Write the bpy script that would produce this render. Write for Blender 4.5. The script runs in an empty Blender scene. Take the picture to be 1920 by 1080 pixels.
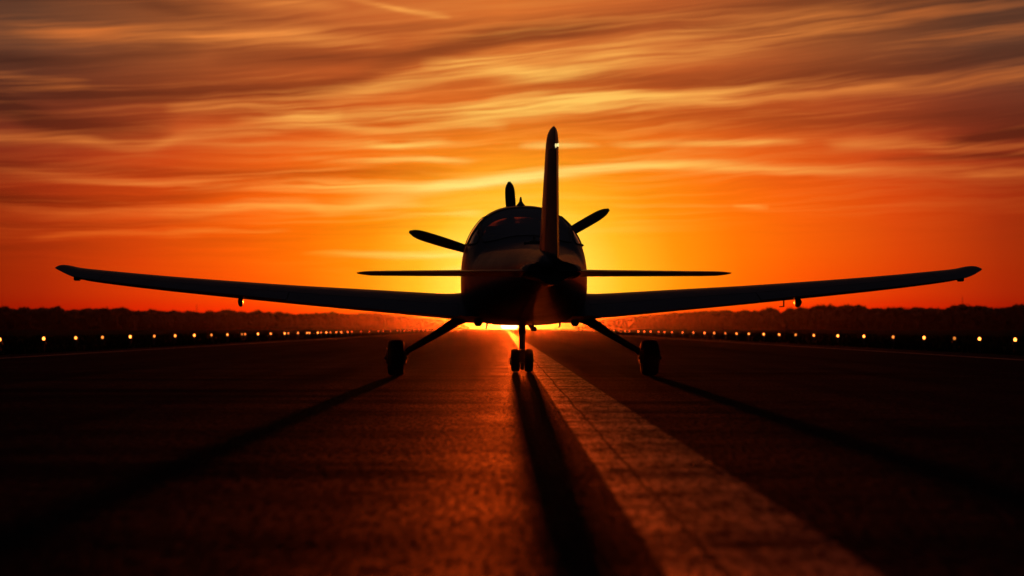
import bpy, bmesh, math, random
from mathutils import Vector, Matrix, noise
R = math.radians
PI = math.pi
scene = bpy.context.scene
COL = scene.collection

# ------------------------------------------------------------------ camera
F = 3365.0            # focal length in photo pixels
CAM_H = 0.52
cam_d = bpy.data.cameras.new('camera')
cam = bpy.data.objects.new('camera', cam_d); COL.objects.link(cam)
cam.location = (0, 0, CAM_H)
cam.rotation_euler = (R(90 + 1.294), 0, R(-0.204))
cam_d.sensor_width = 36.0
cam_d.lens = 36.0 * F / 1920.0
cam_d.clip_start = 0.1
cam_d.clip_end = 20000
cam_d.dof.use_dof = True
cam_d.dof.focus_distance = 19.3
cam_d.dof.aperture_fstop = 2.4
cam_d.dof.aperture_blades = 0
scene.camera = cam

scene.view_settings.view_transform = 'Standard'
scene.view_settings.look = 'None'
scene.view_settings.gamma = 1
scene.view_settings.exposure = 0
scene.render.engine = 'CYCLES'
scene.cycles.use_denoising = True
scene.cycles.max_bounces = 6
scene.cycles.volume_bounces = 0
scene.cycles.transparent_max_bounces = 12
scene.cycles.sample_clamp_indirect = 4
scene.cycles.caustics_reflective = False
scene.cycles.caustics_refractive = False

SUN_AZ = 0.12         # degrees to the right of the runway heading (+Y)
SUN_EL = 0.16

def lin(c):
    return tuple((x/255/12.92) if x/255 <= .04045 else ((x/255+.055)/1.055)**2.4 for x in c)
def el_of(y): return math.degrees((616-y)/F)
def az_of(x): return math.degrees(math.atan((x-948)/F))

# ------------------------------------------------------------------ node helpers
class NT:
    def __init__(s, tree): s.t = tree; s.n = tree.nodes; s.l = tree.links
    def node(s, typ, **kw):
        n = s.n.new(typ)
        for k, v in kw.items(): setattr(n, k, v)
        return n
    def put(s, sock, v):
        if v is None: return
        if isinstance(v, bpy.types.NodeSocket): s.l.new(v, sock)
        else:
            if isinstance(v, (tuple, list)) and len(v) == 3 and sock.type == 'RGBA': v = tuple(v) + (1,)
            sock.default_value = v
    def m(s, op, a, b=None, c=None, clamp=False):
        n = s.node('ShaderNodeMath', operation=op); n.use_clamp = clamp
        s.put(n.inputs[0], a); s.put(n.inputs[1], b)
        if c is not None: s.put(n.inputs[2], c)
        return n.outputs[0]
    def ramp(s, fac, pts, interp='LINEAR'):
        n = s.node('ShaderNodeValToRGB'); cr = n.color_ramp; cr.interpolation = interp
        while len(cr.elements) < len(pts): cr.elements.new(1.0)
        for e, (p, c) in zip(cr.elements, pts):
            e.position = p
            e.color = (tuple(c) + (1,)) if isinstance(c, (tuple, list)) else (c, c, c, 1)
        s.put(n.inputs[0], fac); return n.outputs[0]
    def mix(s, f, a, b, blend='MIX'):
        n = s.node('ShaderNodeMix', data_type='RGBA', blend_type=blend)
        s.put(n.inputs[0], f); s.put(n.inputs[6], a); s.put(n.inputs[7], b); return n.outputs[2]
    def noise(s, vec, scale, detail=4, rough=.5, dist=0):
        n = s.node('ShaderNodeTexNoise'); s.put(n.inputs['Vector'], vec)
        n.inputs['Scale'].default_value = scale; n.inputs['Detail'].default_value = detail
        n.inputs['Roughness'].default_value = rough; n.inputs['Distortion'].default_value = dist
        return n.outputs['Fac']
    def xyz(s, x=0., y=0., z=0.):
        n = s.node('ShaderNodeCombineXYZ'); s.put(n.inputs[0], x); s.put(n.inputs[1], y); s.put(n.inputs[2], z); return n.outputs[0]
    def maprange(s, v, a, b, c=0., d=1., smooth=True):
        n = s.node('ShaderNodeMapRange'); n.interpolation_type = 'SMOOTHSTEP' if smooth else 'LINEAR'
        s.put(n.inputs[0], v)
        for i, q in enumerate((a, b, c, d)): n.inputs[i+1].default_value = q
        return n.outputs[0]
    def curve(s, fac, pts):
        n = s.node('ShaderNodeFloatCurve'); cm = n.mapping; c = cm.curves[0]
        cm.extend = 'HORIZONTAL'
        while len(c.points) < len(pts): c.points.new(.5, .5)
        for p, (x, y) in zip(c.points, sorted(pts)):
            p.location = (x, y); p.handle_type = 'AUTO_CLAMPED'
        cm.update(); s.put(n.inputs['Value'], fac); return n.outputs[0]

# ------------------------------------------------------------------ sky
world = bpy.data.worlds.new('World'); scene.world = world; world.use_nodes = True
W = NT(world.node_tree); W.n.clear()
tc = W.node('ShaderNodeTexCoord')
sep = W.node('ShaderNodeSeparateXYZ'); W.l.new(tc.outputs['Generated'], sep.inputs[0])
DEG = 180/PI
az = W.m('MULTIPLY', W.m('ARCTAN2', sep.outputs[0], sep.outputs[1]), DEG)
el = W.m('MULTIPLY', W.m('ARCSINE', sep.outputs[2]), DEG)
t_az = W.m('MULTIPLY_ADD', az, 1/40, .5, clamp=True)
# warp of the cloud field
slant = W.m('SUBTRACT', el, W.m('MULTIPLY', az, W.maprange(el, 2.5, 8.5, .02, .10)))
wv = W.xyz(W.m('MULTIPLY', az, .10), W.m('MULTIPLY', slant, .55), 3.1)
wob = W.m('SUBTRACT', W.noise(wv, 1.6, 3, .55), .5)
wv2 = W.xyz(W.m('MULTIPLY', az, .35), W.m('MULTIPLY', slant, 1.7), 9.4)
wob2 = W.m('SUBTRACT', W.noise(wv2, 1.5, 4, .6), .5)
wv3 = W.xyz(W.m('MULTIPLY', az, .15), W.m('MULTIPLY', slant, 4.2), 2.7)
wob3 = W.m('SUBTRACT', W.noise(wv3, 1.5, 5, .65), .5)
el_w = W.m('ADD', el, W.m('ADD', W.m('MULTIPLY', wob, .22), W.m('ADD', W.m('MULTIPLY', wob2, .07), W.m('MULTIPLY', wob3, .17))))
t_el = W.m('MULTIPLY', el_w, 1/12)
# fibre texture: long streaks in the cloud sheet
fb = W.xyz(W.m('MULTIPLY', az, .09), W.m('MULTIPLY', W.m('ADD', slant, W.m('MULTIPLY', wob, .7)), 2.6), 0.0)
fib = W.noise(fb, 1.0, 6, .62, .12)
fbb = W.xyz(W.m('MULTIPLY', az, .06), W.m('MULTIPLY', W.m('ADD', slant, W.m('MULTIPLY', wob, 1.2)), 1.0), 5.0)
fib_big = W.noise(fbb, 1.0, 4, .55, .25)
fbc = W.xyz(W.m('MULTIPLY', az, .20), W.m('MULTIPLY', W.m('ADD', slant, W.m('MULTIPLY', wob, .6)), 7.0), 1.0)
fib_fine = W.noise(fbc, 1.0, 4, .6, .2)

BRIGHT = [
 (12,[(450,200,0),(620,185,.35),(760,150,.5),(900,130,.7),(1000,138,.9),(1150,118,.8),(1300,105,.45),(1400,88,.6),(1500,72,.55),(1650,55,.35),(1800,38,.25),(1920,25,.1)]),
 (9,[(780,125,0),(950,112,.7),(1100,98,.5),(1300,70,.5),(1480,45,.4),(1650,30,0)]),
 (13,[(420,225,0),(600,215,.5),(800,212,.55),(950,205,.85),(1100,192,.85),(1250,190,.5),(1400,180,.6),(1600,172,.5),(1800,168,.4),(1920,162,.5)]),
 (8,[(900,185,0),(1050,178,.5),(1300,190,.3),(1450,205,.1),(1500,205,0)]),
 (5,[(1130,270,0),(1220,272,.5),(1350,270,.6),(1460,272,.4),(1520,272,0)]),
 (8,[(1540,280,0),(1700,278,.5),(1780,285,.5),(1920,288,.55)]),
 (4,[(970,274,0),(1010,273,.7),(1080,272,.5),(1140,275,0)]),
 (8,[(0,330,.15),(150,345,.3),(350,352,.5),(600,350,.6),(750,352,.75),(880,342,1),(960,332,1),(1060,322,.85),(1200,310,.6),(1350,315,.55),(1500,325,.35),(1700,330,.45),(1920,332,.5)]),
 (5,[(540,300,0),(680,305,.4),(780,299,.6),(840,300,.4),(900,305,0)]),
 (6,[(560,266,0),(680,269,.25),(735,273,.45),(780,267,.40),(860,262,0)]),
 (8,[(0,395,.2),(100,405,.3),(230,400,.4),(350,400,.5),(480,385,.5),(560,384,.5),(620,392,.42),(720,382,.32),(800,380,0)]),
 (6,[(660,406,0),(760,404,.4),(840,402,.5),(910,400,0)]),
 (12,[(0,75,.2),(150,80,.5),(300,80,.45),(400,78,.7),(520,75,.6),(650,80,.3),(750,85,0)]),
 (9,[(0,165,.5),(80,170,.5),(180,170,.1),(250,170,0)]),
 (8,[(300,0,.15),(400,5,.35),(480,14,.4),(570,18,.35),(660,22,0)]),
 (4,[(600,0,0),(700,15,.4),(780,30,.6),(850,38,0)]),
 (8,[(0,272,.5),(120,270,.4),(250,285,.3),(350,262,.5),(480,250,.5),(600,238,.5),(750,245,.3),(900,235,.3),(960,240,0)]),
 (9,[(300,215,0),(420,208,.5),(560,213,.5),(650,215,0)]),
 (5,[(300,440,0),(420,435,.4),(480,438,.4),(560,430,0)]),
 (5,[(40,455,0),(200,442,.4),(300,445,.3),(400,450,0)]),
 (5,[(540,475,0),(700,478,.5),(850,480,.6),(960,480,.4),(1060,480,0)]),
 (10,[(1600,110,0),(1750,90,.35),(1920,75,.5)]),
 (3,[(1370,387,0),(1410,388,.5),(1445,389,0)]),
 (5,[(820,505,0),(900,500,.5),(1000,502,.3),(1100,500,0)]),
]
DARK = [
 (20,[(0,215,.8),(100,245,.9),(250,250,.7),(340,250,0)]),
 (14,[(0,190,.4),(150,190,.8),(300,188,.8),(450,180,.7),(600,170,.6),(750,120,.4),(900,80,.4),(1050,65,.3),(1200,60,0)]),
 (15,[(380,120,0),(500,112,.5),(650,112,.6),(800,100,.5),(960,70,.6),(1200,40,.5),(1500,20,.5)]),
 (13,[(0,15,.5),(200,10,.5),(350,35,.5),(500,45,.3),(700,60,.3)]),
 (16,[(950,160,.3),(1100,150,.5),(1300,158,.6),(1500,150,.6),(1700,140,.6),(1920,120,.5)]),
 (20,[(1050,225,.2),(1300,225,.4),(1600,235,.5),(1920,235,.6)]),
 (9,[(1760,275,0),(1850,268,.9),(1920,262,1)]),
 (6,[(1600,308,0),(1750,305,.6),(1850,303,.7),(1920,303,.7)]),
 (9,[(100,320,.4),(300,330,.5),(500,328,.6),(700,325,.5),(900,320,0)]),
 (11,[(0,380,.7),(150,385,.5),(300,378,.4),(480,350,0)]),
 (12,[(0,130,.6),(100,135,.5),(300,110,.3),(400,100,0)]),
 (7,[(100,430,.3),(250,425,.4),(400,415,.2),(500,418,0)]),
]
def streaks(lst):
    tot = None
    for w, pts in lst:
        cy = W.curve(t_az, [(az_of(x)/40+.5, el_of(y)/12) for x, y, i in pts])
        ci = W.curve(t_az, [(az_of(x)/40+.5, i) for x, y, i in pts])
        wd = math.degrees(w/F)/12
        d = W.m('MULTIPLY', W.m('SUBTRACT', t_el, cy), 1/wd)
        g = W.m('POWER', 2.718, W.m('MULTIPLY', W.m('MULTIPLY', d, d), -.6))
        g = W.m('MULTIPLY', g, ci)
        tot = g if tot is None else W.m('ADD', tot, g)
    return tot
S_b = streaks(BRIGHT); S_d = streaks(DARK)
# clear-sky colour: red near the horizon, yellow round the sun, brown-mauve above
dx = W.m('SUBTRACT', az, .5); dy = W.m('MULTIPLY', W.m('SUBTRACT', el, 1.6), 1.22)
rr = W.m('SQRT', W.m('ADD', W.m('MULTIPLY', dx, dx), W.m('MULTIPLY', dy, dy)))
low = W.ramp(W.m('MULTIPLY', rr, 1/60, clamp=True),
   [(p/60, lin(c)) for p, c in ((0,(255,236,110)),(2,(255,216,70)),(3.3,(255,184,32)),(5,(255,145,10)),(7,(255,115,4)),
    (9,(246,94,6)),(12,(216,66,8)),(15,(168,42,8)),(18,(125,26,5)),(30,(48,14,10)),(60,(10,8,12)))])
aaz = W.m('ABSOLUTE', az)
high = W.ramp(W.m('MULTIPLY', aaz, 1/60, clamp=True),
   [(p/60, lin(c)) for p, c in ((0,(214,110,42)),(5,(192,92,38)),(10,(148,76,36)),(15,(100,58,38)),(22,(78,48,40)),(40,(30,24,30)),(60,(12,12,16)))])
base = W.mix(W.maprange(el, 3.6, 9.6), low, high)
# redder right above the horizon away from the sun
hr = W.m('MULTIPLY', W.maprange(el, 3.2, .3), W.maprange(rr, 4, 10))
base = W.mix(hr, base, W.mix(1.0, base, (1.0, .50, .55), 'MULTIPLY'))
hr2 = W.m('MULTIPLY', W.maprange(el, 1.2, .4), W.maprange(W.m('ABSOLUTE', W.m('SUBTRACT', az, .1)), .5, 2.3))
base = W.mix(hr2, base, W.mix(1.0, base, (.92, .27, .3), 'MULTIPLY'))
# cloud texture amounts grow with height, absent low down on the right
hgt = W.maprange(el, 1.8, 5.0)
hgt_l = W.m('MULTIPLY', W.maprange(az, 1.0, -4.0), W.maprange(el, 1.0, 3.2))
amt = W.m('MAXIMUM', hgt, hgt_l)
fd = W.m('MULTIPLY', W.m('SUBTRACT', fib, .5), 1.5)
fb2 = W.m('MULTIPLY', W.m('SUBTRACT', fib_big, .5), 1.5)
ff = W.m('MULTIPLY', W.m('SUBTRACT', fib_fine, .5), 1.3)
tex = W.m('ADD', W.m('ADD', fd, fb2), ff)
brightness = W.m('ADD', W.m('MULTIPLY', S_b, W.m('MAXIMUM', .12, W.m('ADD', .85, W.m('MULTIPLY', tex, 1.5)))), W.m('MULTIPLY', W.m('MULTIPLY', tex, amt), .36), clamp=True)
darkness = W.m('ADD', W.m('MULTIPLY', S_d, 1.0), W.m('MULTIPLY', W.m('MULTIPLY', W.m('MULTIPLY', tex, amt), -1), .55), clamp=True)
bcol = W.ramp(W.m('MULTIPLY', rr, 1/24, clamp=True),
   [(p/24, lin(c)) for p, c in ((0,(255,246,160)),(4,(255,224,120)),(6.5,(255,204,96)),(9,(252,176,80)),(12,(236,140,62)),(16,(214,112,46)),(22,(130,80,50)))])
blow = W.ramp(W.m('MULTIPLY', rr, 1/24, clamp=True),
   [(p/24, lin(c)) for p, c in ((0,(255,246,160)),(4,(255,224,110)),(6.5,(255,180,50)),(9,(255,134,14)),(12,(246,98,6)),(16,(220,72,8)),(22,(130,50,20)))])
bcol = W.mix(W.maprange(el, 1.5, 5.5), blow, bcol)
c1 = W.mix(darkness, base, W.mix(1.0, base, (.42, .36, .44), 'MULTIPLY'))
c2 = W.mix(brightness, c1, bcol)
# dim twilight overhead and behind
amb = W.ramp(W.maprange(el, 0, 90, 0, 1, False), [(0,(.0012,.001,.002)),(.25,(.004,.003,.005)),(.6,(.018,.015,.021)),(1,(.034,.029,.04))])
c3 = W.mix(W.m('MAXIMUM', W.maprange(el, 10.8, 17), W.maprange(aaz, 17.5, 34)), c2, amb)
# aureole and disc
sd = Vector((math.sin(R(SUN_AZ))*math.cos(R(SUN_EL)), math.cos(R(SUN_AZ))*math.cos(R(SUN_EL)), math.sin(R(SUN_EL))))
sx = W.m('SUBTRACT', az, SUN_AZ); sy = W.m('SUBTRACT', el, SUN_EL)
sr = W.m('SQRT', W.m('ADD', W.m('MULTIPLY', sx, sx), W.m('MULTIPLY', sy, sy)))
aur = W.m('POWER', 2.718, W.m('MULTIPLY', W.m('MULTIPLY', sr, sr), -2.2))
c4 = W.mix(1.0, c3, W.mix(aur, (0,0,0), (1.0,.55,.16)), 'ADD')
disc = W.maprange(sr, .30, .24)
c5 = W.mix(1.0, c4, W.mix(disc, (0,0,0), (9,5.0,1.6)), 'ADD')
sky = W.node('ShaderNodeTexSky', sky_type='NISHITA')
sky.sun_disc = False; sky.sun_elevation = R(SUN_EL); sky.sun_rotation = R(SUN_AZ)
cfin = W.mix(1.0, c5, W.mix(1.0, sky.outputs[0], (.004,.004,.004), 'MULTIPLY'), 'ADD')
bgn = W.node('ShaderNodeBackground'); W.put(bgn.inputs[0], cfin); bgn.inputs[1].default_value = 1.0
wo = W.node('ShaderNodeOutputWorld'); W.l.new(bgn.outputs[0], wo.inputs[0])

# ------------------------------------------------------------------ sun lamp
LAMP_EL = 0.55
sl = bpy.data.lights.new('sun', 'SUN'); sl.energy = 4.2; sl.angle = R(0.7); sl.color = (1.0, .080, .005)
so = bpy.data.objects.new('sun', sl); COL.objects.link(so)
so.rotation_euler = Vector((math.sin(R(SUN_AZ))*math.cos(R(LAMP_EL)), math.cos(R(SUN_AZ))*math.cos(R(LAMP_EL)), math.sin(R(LAMP_EL)))).to_track_quat('Z', 'Y').to_euler()
so.location = (0, 0, 30)

# ------------------------------------------------------------------ materials
def mat(name, col, rough=.5, metal=0., coat=0., spec=.5, nscale=None, namt=.15, bump=None, emis=None):
    m = bpy.data.materials.new(name); m.use_nodes = True
    T = NT(m.node_tree); p = T.n['Principled BSDF']
    p.inputs['Roughness'].default_value = rough; p.inputs['Metallic'].default_value = metal
    p.inputs['Coat Weight'].default_value = coat; p.inputs['Coat Roughness'].default_value = .06
    p.inputs['Specular IOR Level'].default_value = spec
    g = T.node('ShaderNodeTexCoord').outputs['Object']
    if nscale:
        f = T.noise(g, nscale, 5, .6)
        T.put(p.inputs['Base Color'], T.ramp(f, [(.25, tuple(c*(1-namt) for c in col)), (.75, tuple(min(1, c*(1+namt)) for c in col))]))
        T.put(p.inputs['Roughness'], T.m('ADD', rough, T.m('MULTIPLY', T.m('SUBTRACT', f, .5), rough*.6)))
    else: p.inputs['Base Color'].default_value = tuple(col)+(1,)
    if bump:
        b = T.node('ShaderNodeBump'); b.inputs['Strength'].default_value = bump[1]; b.inputs['Distance'].default_value = bump[2]
        T.put(b.inputs['Height'], T.noise(g, bump[0], 4, .6)); T.l.new(b.outputs[0], p.inputs['Normal'])
    if emis:
        p.inputs['Emission Color'].default_value = tuple(emis[0])+(1,); p.inputs['Emission Strength'].default_value = emis[1]
    return m
M = {}
M['paint'] = mat('aircraft_paint', (.045,.043,.05), .45, 0, .08, .25, 6, .12, (3, .06, .02))
M['paint_dark'] = mat('dark_paint', (.05,.05,.055), .4, 0, .2)
M['lining'] = mat('cabin_lining', (.10,.09,.085), .8)
M['rubber'] = mat('tyre_rubber', (.012,.012,.013), .75, nscale=30, namt=.3, spec=.3)
M['metal'] = mat('gear_metal', (.12,.12,.13), .4, .8, nscale=12)
M['alloy'] = mat('wheel_alloy', (.35,.35,.36), .35, .9, nscale=12)
M['black'] = mat('black_plastic', (.02,.02,.02), .5)
M['blade'] = mat('propeller_blade_paint', (.05,.045,.04), .38, .2, nscale=8)
M['fabric'] = mat('seat_fabric', (.03,.026,.024), .9, nscale=20)
M['bark'] = mat('bark', (.05,.04,.03), .9)
M['leaf'] = mat('foliage', (.05,.06,.03), .85, nscale=.4, namt=.4, spec=.1)
M['galv'] = mat('fixture_metal', (.03,.03,.03), .7, 0)
M['tail_lens'] = mat('lit_lens', (.8,.7,.4), .2, emis=((1.0,.80,.32), 1.1))
for k, s_ in (('a', 6.5), ('b', 3.8), ('c', 1.9), ('d', .9)):
    M['lamp_'+k] = mat('lamp_glass_'+k, (.9,.5,.2), .3, emis=((1.0,.27,.035), s_))
# glass
g = bpy.data.materials.new('canopy_glass'); g.use_nodes = True; T = NT(g.node_tree); T.n.clear()
tr = T.node('ShaderNodeBsdfTransparent'); tr.inputs[0].default_value = (.62,.50,.42,1)
gl = T.node('ShaderNodeBsdfGlossy'); gl.inputs['Roughness'].default_value = .06; gl.inputs[0].default_value = (1,1,1,1)
fr = T.node('ShaderNodeFresnel'); fr.inputs[0].default_value = 1.6
mx = T.node('ShaderNodeMixShader'); T.l.new(fr.outputs[0], mx.inputs[0]); T.l.new(tr.outputs[0], mx.inputs[1]); T.l.new(gl.outputs[0], mx.inputs[2])
ou = T.node('ShaderNodeOutputMaterial'); T.l.new(mx.outputs[0], ou.inputs[0]); M['glass'] = g

# asphalt
def ground_mat(name, kind):
    m = bpy.data.materials.new(name); m.use_nodes = True
    T = NT(m.node_tree); p = T.n['Principled BSDF']
    co = T.node('ShaderNodeTexCoord').outputs['Object']
    s = T.node('ShaderNodeSeparateXYZ'); T.l.new(co, s.inputs[0])
    grain = T.noise(co, 85, 4, .7)
    vor = T.node('ShaderNodeTexVoronoi'); T.l.new(co, vor.inputs['Vector']); vor.inputs['Scale'].default_value = 120
    patch = T.noise(co, .8, 5, .6)
    cross = T.noise(T.xyz(T.m('MULTIPLY', s.outputs[0], .12), s.outputs[1], 0.), 1.3, 5, .65)
    if kind == 'asphalt':
        f = T.m('ADD', T.m('MULTIPLY', grain, .5), T.m('MULTIPLY', patch, .5))
        T.put(p.inputs['Base Color'], T.ramp(f, [(.3, (.012,.012,.013)), (.7, (.040,.038,.036))]))
        rg = T.m('ADD', .60, T.m('MULTIPLY', T.m('SUBTRACT', T.m('ADD', patch, cross), 1.0), .32))
        T.put(p.inputs['Roughness'], T.m('ADD', rg, T.m('MULTIPLY', T.m('SUBTRACT', grain, .5), .2)))
        gr2 = T.noise(T.xyz(T.m('MULTIPLY', s.outputs[0], 1.), T.m('MULTIPLY', s.outputs[1], .11), 7.), 60, 5, .8)
        sg_ = T.ramp(gr2, [(.43, .05), (.58, 1.0)])
        p.inputs['Specular IOR Level'].default_value = .0009; rub = T.noise(T.xyz(T.m('MULTIPLY', s.outputs[0], 1.4), T.m('MULTIPLY', s.outputs[1], .03), 0.), 1.0, 5, .65)
        mixf = T.m('MULTIPLY', sg_, T.m('MULTIPLY', T.ramp(cross, [(.36, .35), (.56, 1.0)]), T.ramp(rub, [(.34, .40), (.60, 1.0)])))
        bs, bd = .6, .010
    else:
        wn = T.noise(co, 5, 6, .75)
        wc = T.noise(T.xyz(T.m('MULTIPLY', s.outputs[0], 2.), T.m('MULTIPLY', s.outputs[1], .6), 4.), 2.2, 6, .75, 1.5)
        wear = T.ramp(T.m('ADD', T.m('MULTIPLY', wn, .55), T.m('MULTIPLY', wc, .45)), [(.42, .1), (.52, 1.)])
        wear = T.m('MULTIPLY', wear, T.ramp(grain, [(.36, 0.), (.48, 1.)]))
        # a tarred crack wandering along the stripe
        if kind == 'stripe':
            wa = T.m('MULTIPLY', T.m('SUBTRACT', T.noise(T.xyz(0., s.outputs[1], 0.), .35, 6, .7), .5), .07)
            dxx = T.m('ABSOLUTE', T.m('SUBTRACT', s.outputs[0], T.m('ADD', wa, .46)))
            crack = T.maprange(dxx, .002, .011)
            wear = T.m('MULTIPLY', wear, crack)
            ed = T.m('ADD', T.m('ABSOLUTE', T.m('SUBTRACT', s.outputs[0], .565)), T.m('MULTIPLY', T.m('SUBTRACT', T.noise(co, 14, 6, .8), .5), .045))
            edge = T.maprange(ed, .232, .220)
            wear = T.m('MULTIPLY', wear, edge)
            polish = T.ramp(cross, [(.40, .40), (.56, 1.0)])
        T.put(p.inputs['Base Color'], T.mix(wear, (.03,.03,.03), (.19,.18,.16)))
        T.put(p.inputs['Roughness'], T.mix(wear, (.5,.5,.5), (.54,.54,.54)))
        p.inputs['Specular IOR Level'].default_value = (.055 if kind == 'stripe' else .09)
        p.inputs['Coat Weight'].default_value = 1.0; p.inputs['Coat IOR'].default_value = 1.016; p.inputs['Coat Roughness'].default_value = .40
        bs, bd = .7, .009
        g3 = T.noise(T.xyz(s.outputs[0], T.m('MULTIPLY', s.outputs[1], .16), 2.), 45, 5, .8, 1.2)
        mixf = T.ramp(g3, [(.42, .08), (.56, 1.0)])
        if kind == 'stripe': mixf = T.m('MULTIPLY', T.m('MULTIPLY', mixf, polish), T.m('ADD', .25, T.m('MULTIPLY', wear, .75)))
    b = T.node('ShaderNodeBump'); b.inputs['Strength'].default_value = bs; b.inputs['Distance'].default_value = bd
    T.put(b.inputs['Height'], T.m('ADD', T.m('ADD', grain, T.noise(T.xyz(s.outputs[0], T.m('MULTIPLY', s.outputs[1], .14), 5.), 55, 4, .7)), T.m('MULTIPLY', vor.outputs['Distance'], .8))); T.l.new(b.outputs[0], p.inputs['Normal'])
    df = T.node('ShaderNodeBsdfDiffuse'); df.inputs[0].default_value = (.012,.012,.012,1)
    mxs = T.node('ShaderNodeMixShader'); T.put(mxs.inputs[0], mixf); T.l.new(df.outputs[0], mxs.inputs[1]); T.l.new(p.outputs[0], mxs.inputs[2])
    T.l.new(mxs.outputs[0], T.n['Material Output'].inputs[0])
    return m
M['asphalt'] = ground_mat('asphalt', 'asphalt')
M['stripe'] = ground_mat('centre_line_paint', 'stripe')
M['edge'] = ground_mat('edge_line_paint', 'edge')
M['grassground'] = mat('grass_ground', (.03,.035,.015), .95, nscale=.15, namt=.5, spec=.0, bump=(3,.6,.05))
M['grass'] = mat('grass_blades', (.016,.018,.008), .9, spec=.0)

# ------------------------------------------------------------------ object helpers
def link(name, me, parent=None):
    o = bpy.data.objects.new(name, me); COL.objects.link(o)
    if parent: o.parent = parent
    return o
def mesh(name, verts, faces, m, parent=None, smooth=True, loc=None):
    me = bpy.data.meshes.new(name); me.from_pydata([tuple(v) for v in verts], [], faces); me.update()
    if not isinstance(m, (list, tuple)): m = [m]
    for q in m: me.materials.append(q)
    for f in me.polygons: f.use_smooth = smooth
    o = link(name, me, parent)
    if loc: o.location = loc
    return o
def tag(o, label=None, cat=None, group=None, kind=None):
    if label: o['label'] = label
    if cat: o['category'] = cat
    if group: o['group'] = group
    if kind: o['kind'] = kind
    return o
def empty(name, loc, rz=0):
    o = bpy.data.objects.new(name, None); COL.objects.link(o); o.location = loc; o.rotation_euler = (0,0,rz); return o
class MB:
    def __init__(s): s.v = []; s.f = []
    def add(s, vs, fs):
        b = len(s.v); s.v += [Vector(v) for v in vs]; s.f += [tuple(b+i for i in f) for f in fs]; return s
    def rings(s, rings, cap=True):
        n = len(rings[0]); vs = [p for r in rings for p in r]; fs = []
        for i in range(len(rings)-1):
            for j in range(n):
                k = (j+1) % n
                fs.append((i*n+j, i*n+k, (i+1)*n+k, (i+1)*n+j))
        if cap:
            fs.append(tuple(range(n))[::-1]); fs.append(tuple((len(rings)-1)*n+j for j in range(n)))
        return s.add(vs, fs)
    def tube(s, pts, rad, n=12, cap=True):
        pts = [Vector(p) for p in pts]
        if not isinstance(rad, (list, tuple)): rad = [rad]*len(pts)
        rs = []; up = None
        for i, p in enumerate(pts):
            d = (pts[min(i+1, len(pts)-1)] - pts[max(i-1, 0)]).normalized()
            if up is None:
                up = Vector((0,0,1)) if abs(d.z) < .9 else Vector((0,1,0))
            a = d.cross(up).normalized(); b = a.cross(d).normalized(); up = b
            r = rad[i]; ra, rb = (r if isinstance(r, tuple) else (r, r))
            rs.append([p + a*math.cos(2*PI*k/n)*ra + b*math.sin(2*PI*k/n)*rb for k in range(n)])
        return s.rings(rs, cap)
    def lathe_x(s, prof, c=(0,0,0), n=40, cap=True):   # prof = [(x, r)]
        c = Vector(c)
        return s.rings([[c + Vector((x, math.cos(2*PI*k/n)*r, math.sin(2*PI*k/n)*r)) for k in range(n)] for x, r in prof], cap)
    def lathe_y(s, prof, c=(0,0,0), n=32, cap=True):
        c = Vector(c)
        return s.rings([[c + Vector((math.cos(2*PI*k/n)*r, y, math.sin(2*PI*k/n)*r)) for k in range(n)] for y, r in prof], cap)
    def lathe_z(s, prof, c=(0,0,0), n=24, cap=True):
        c = Vector(c)
        return s.rings([[c + Vector((math.cos(2*PI*k/n)*r, math.sin(2*PI*k/n)*r, z)) for k in range(n)] for z, r in prof], cap)
    def box(s, x0, x1, y0, y1, z0, z1, b=.01):
        bm = bmesh.new(); bmesh.ops.create_cube(bm, size=1)
        for v in bm.verts: v.co = Vector(((x0+x1)/2 + v.co.x*(x1-x0), (y0+y1)/2 + v.co.y*(y1-y0), (z0+z1)/2 + v.co.z*(z1-z0)))
        if b: bmesh.ops.bevel(bm, geom=list(bm.edges), offset=b, segments=2, affect='EDGES', profile=.5)
        bm.verts.index_update()
        s.add([v.co.copy() for v in bm.verts], [[v.index for v in f.verts] for f in bm.faces]); bm.free(); return s
    def build(s, name, m, parent=None, smooth=True):
        o = mesh(name, s.v, s.f, m, parent, smooth)
        bm = bmesh.new(); bm.from_mesh(o.data); bmesh.ops.recalc_face_normals(bm, faces=bm.faces); bm.to_mesh(o.data); bm.free()
        if smooth:
            try: o.data.set_sharp_from_angle(angle=R(40))
            except Exception: pass
        return o

# ------------------------------------------------------------------ ground, runway, markings
def sheet(name, x0, x1, ys, z, m, parent=None):
    v = []; f = []
    for y in ys: v += [(x0,y,z), (x1,y,z)]
    for i in range(len(ys)-1): f.append((2*i, 2*i+1, 2*i+3, 2*i+2))
    return mesh(name, v, f, m, parent, False)
FAR = 2600
YS = [-60, 0, 20, 60, 150, 400, 1000, FAR]
gnd = sheet('grass_ground', -1700, 1700, YS, -.035, M['grassground']); tag(gnd, kind='structure')
rw = sheet('runway', -9.86, 9.90, [-40, 0, 10, 20, 40, 80, 200, 600, 1500], 0.0, M['asphalt']); tag(rw, kind='structure')
st = sheet('centre_line', .33, .80, [-30, 0, 10, 20, 40, 80, 200, 600, 1450], .004, M['stripe']); tag(st, kind='structure')
e1 = sheet('edge_line', -8.87, -8.70, [-30, 0, 10, 20, 40, 80, 200, 600, 1450], .004, M['edge']); tag(e1, kind='structure')
e2 = sheet('edge_line', 8.40, 8.57, [-30, 0, 10, 20, 40, 80, 200, 600, 1450], .004, M['edge']); tag(e2, kind='structure')

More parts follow.
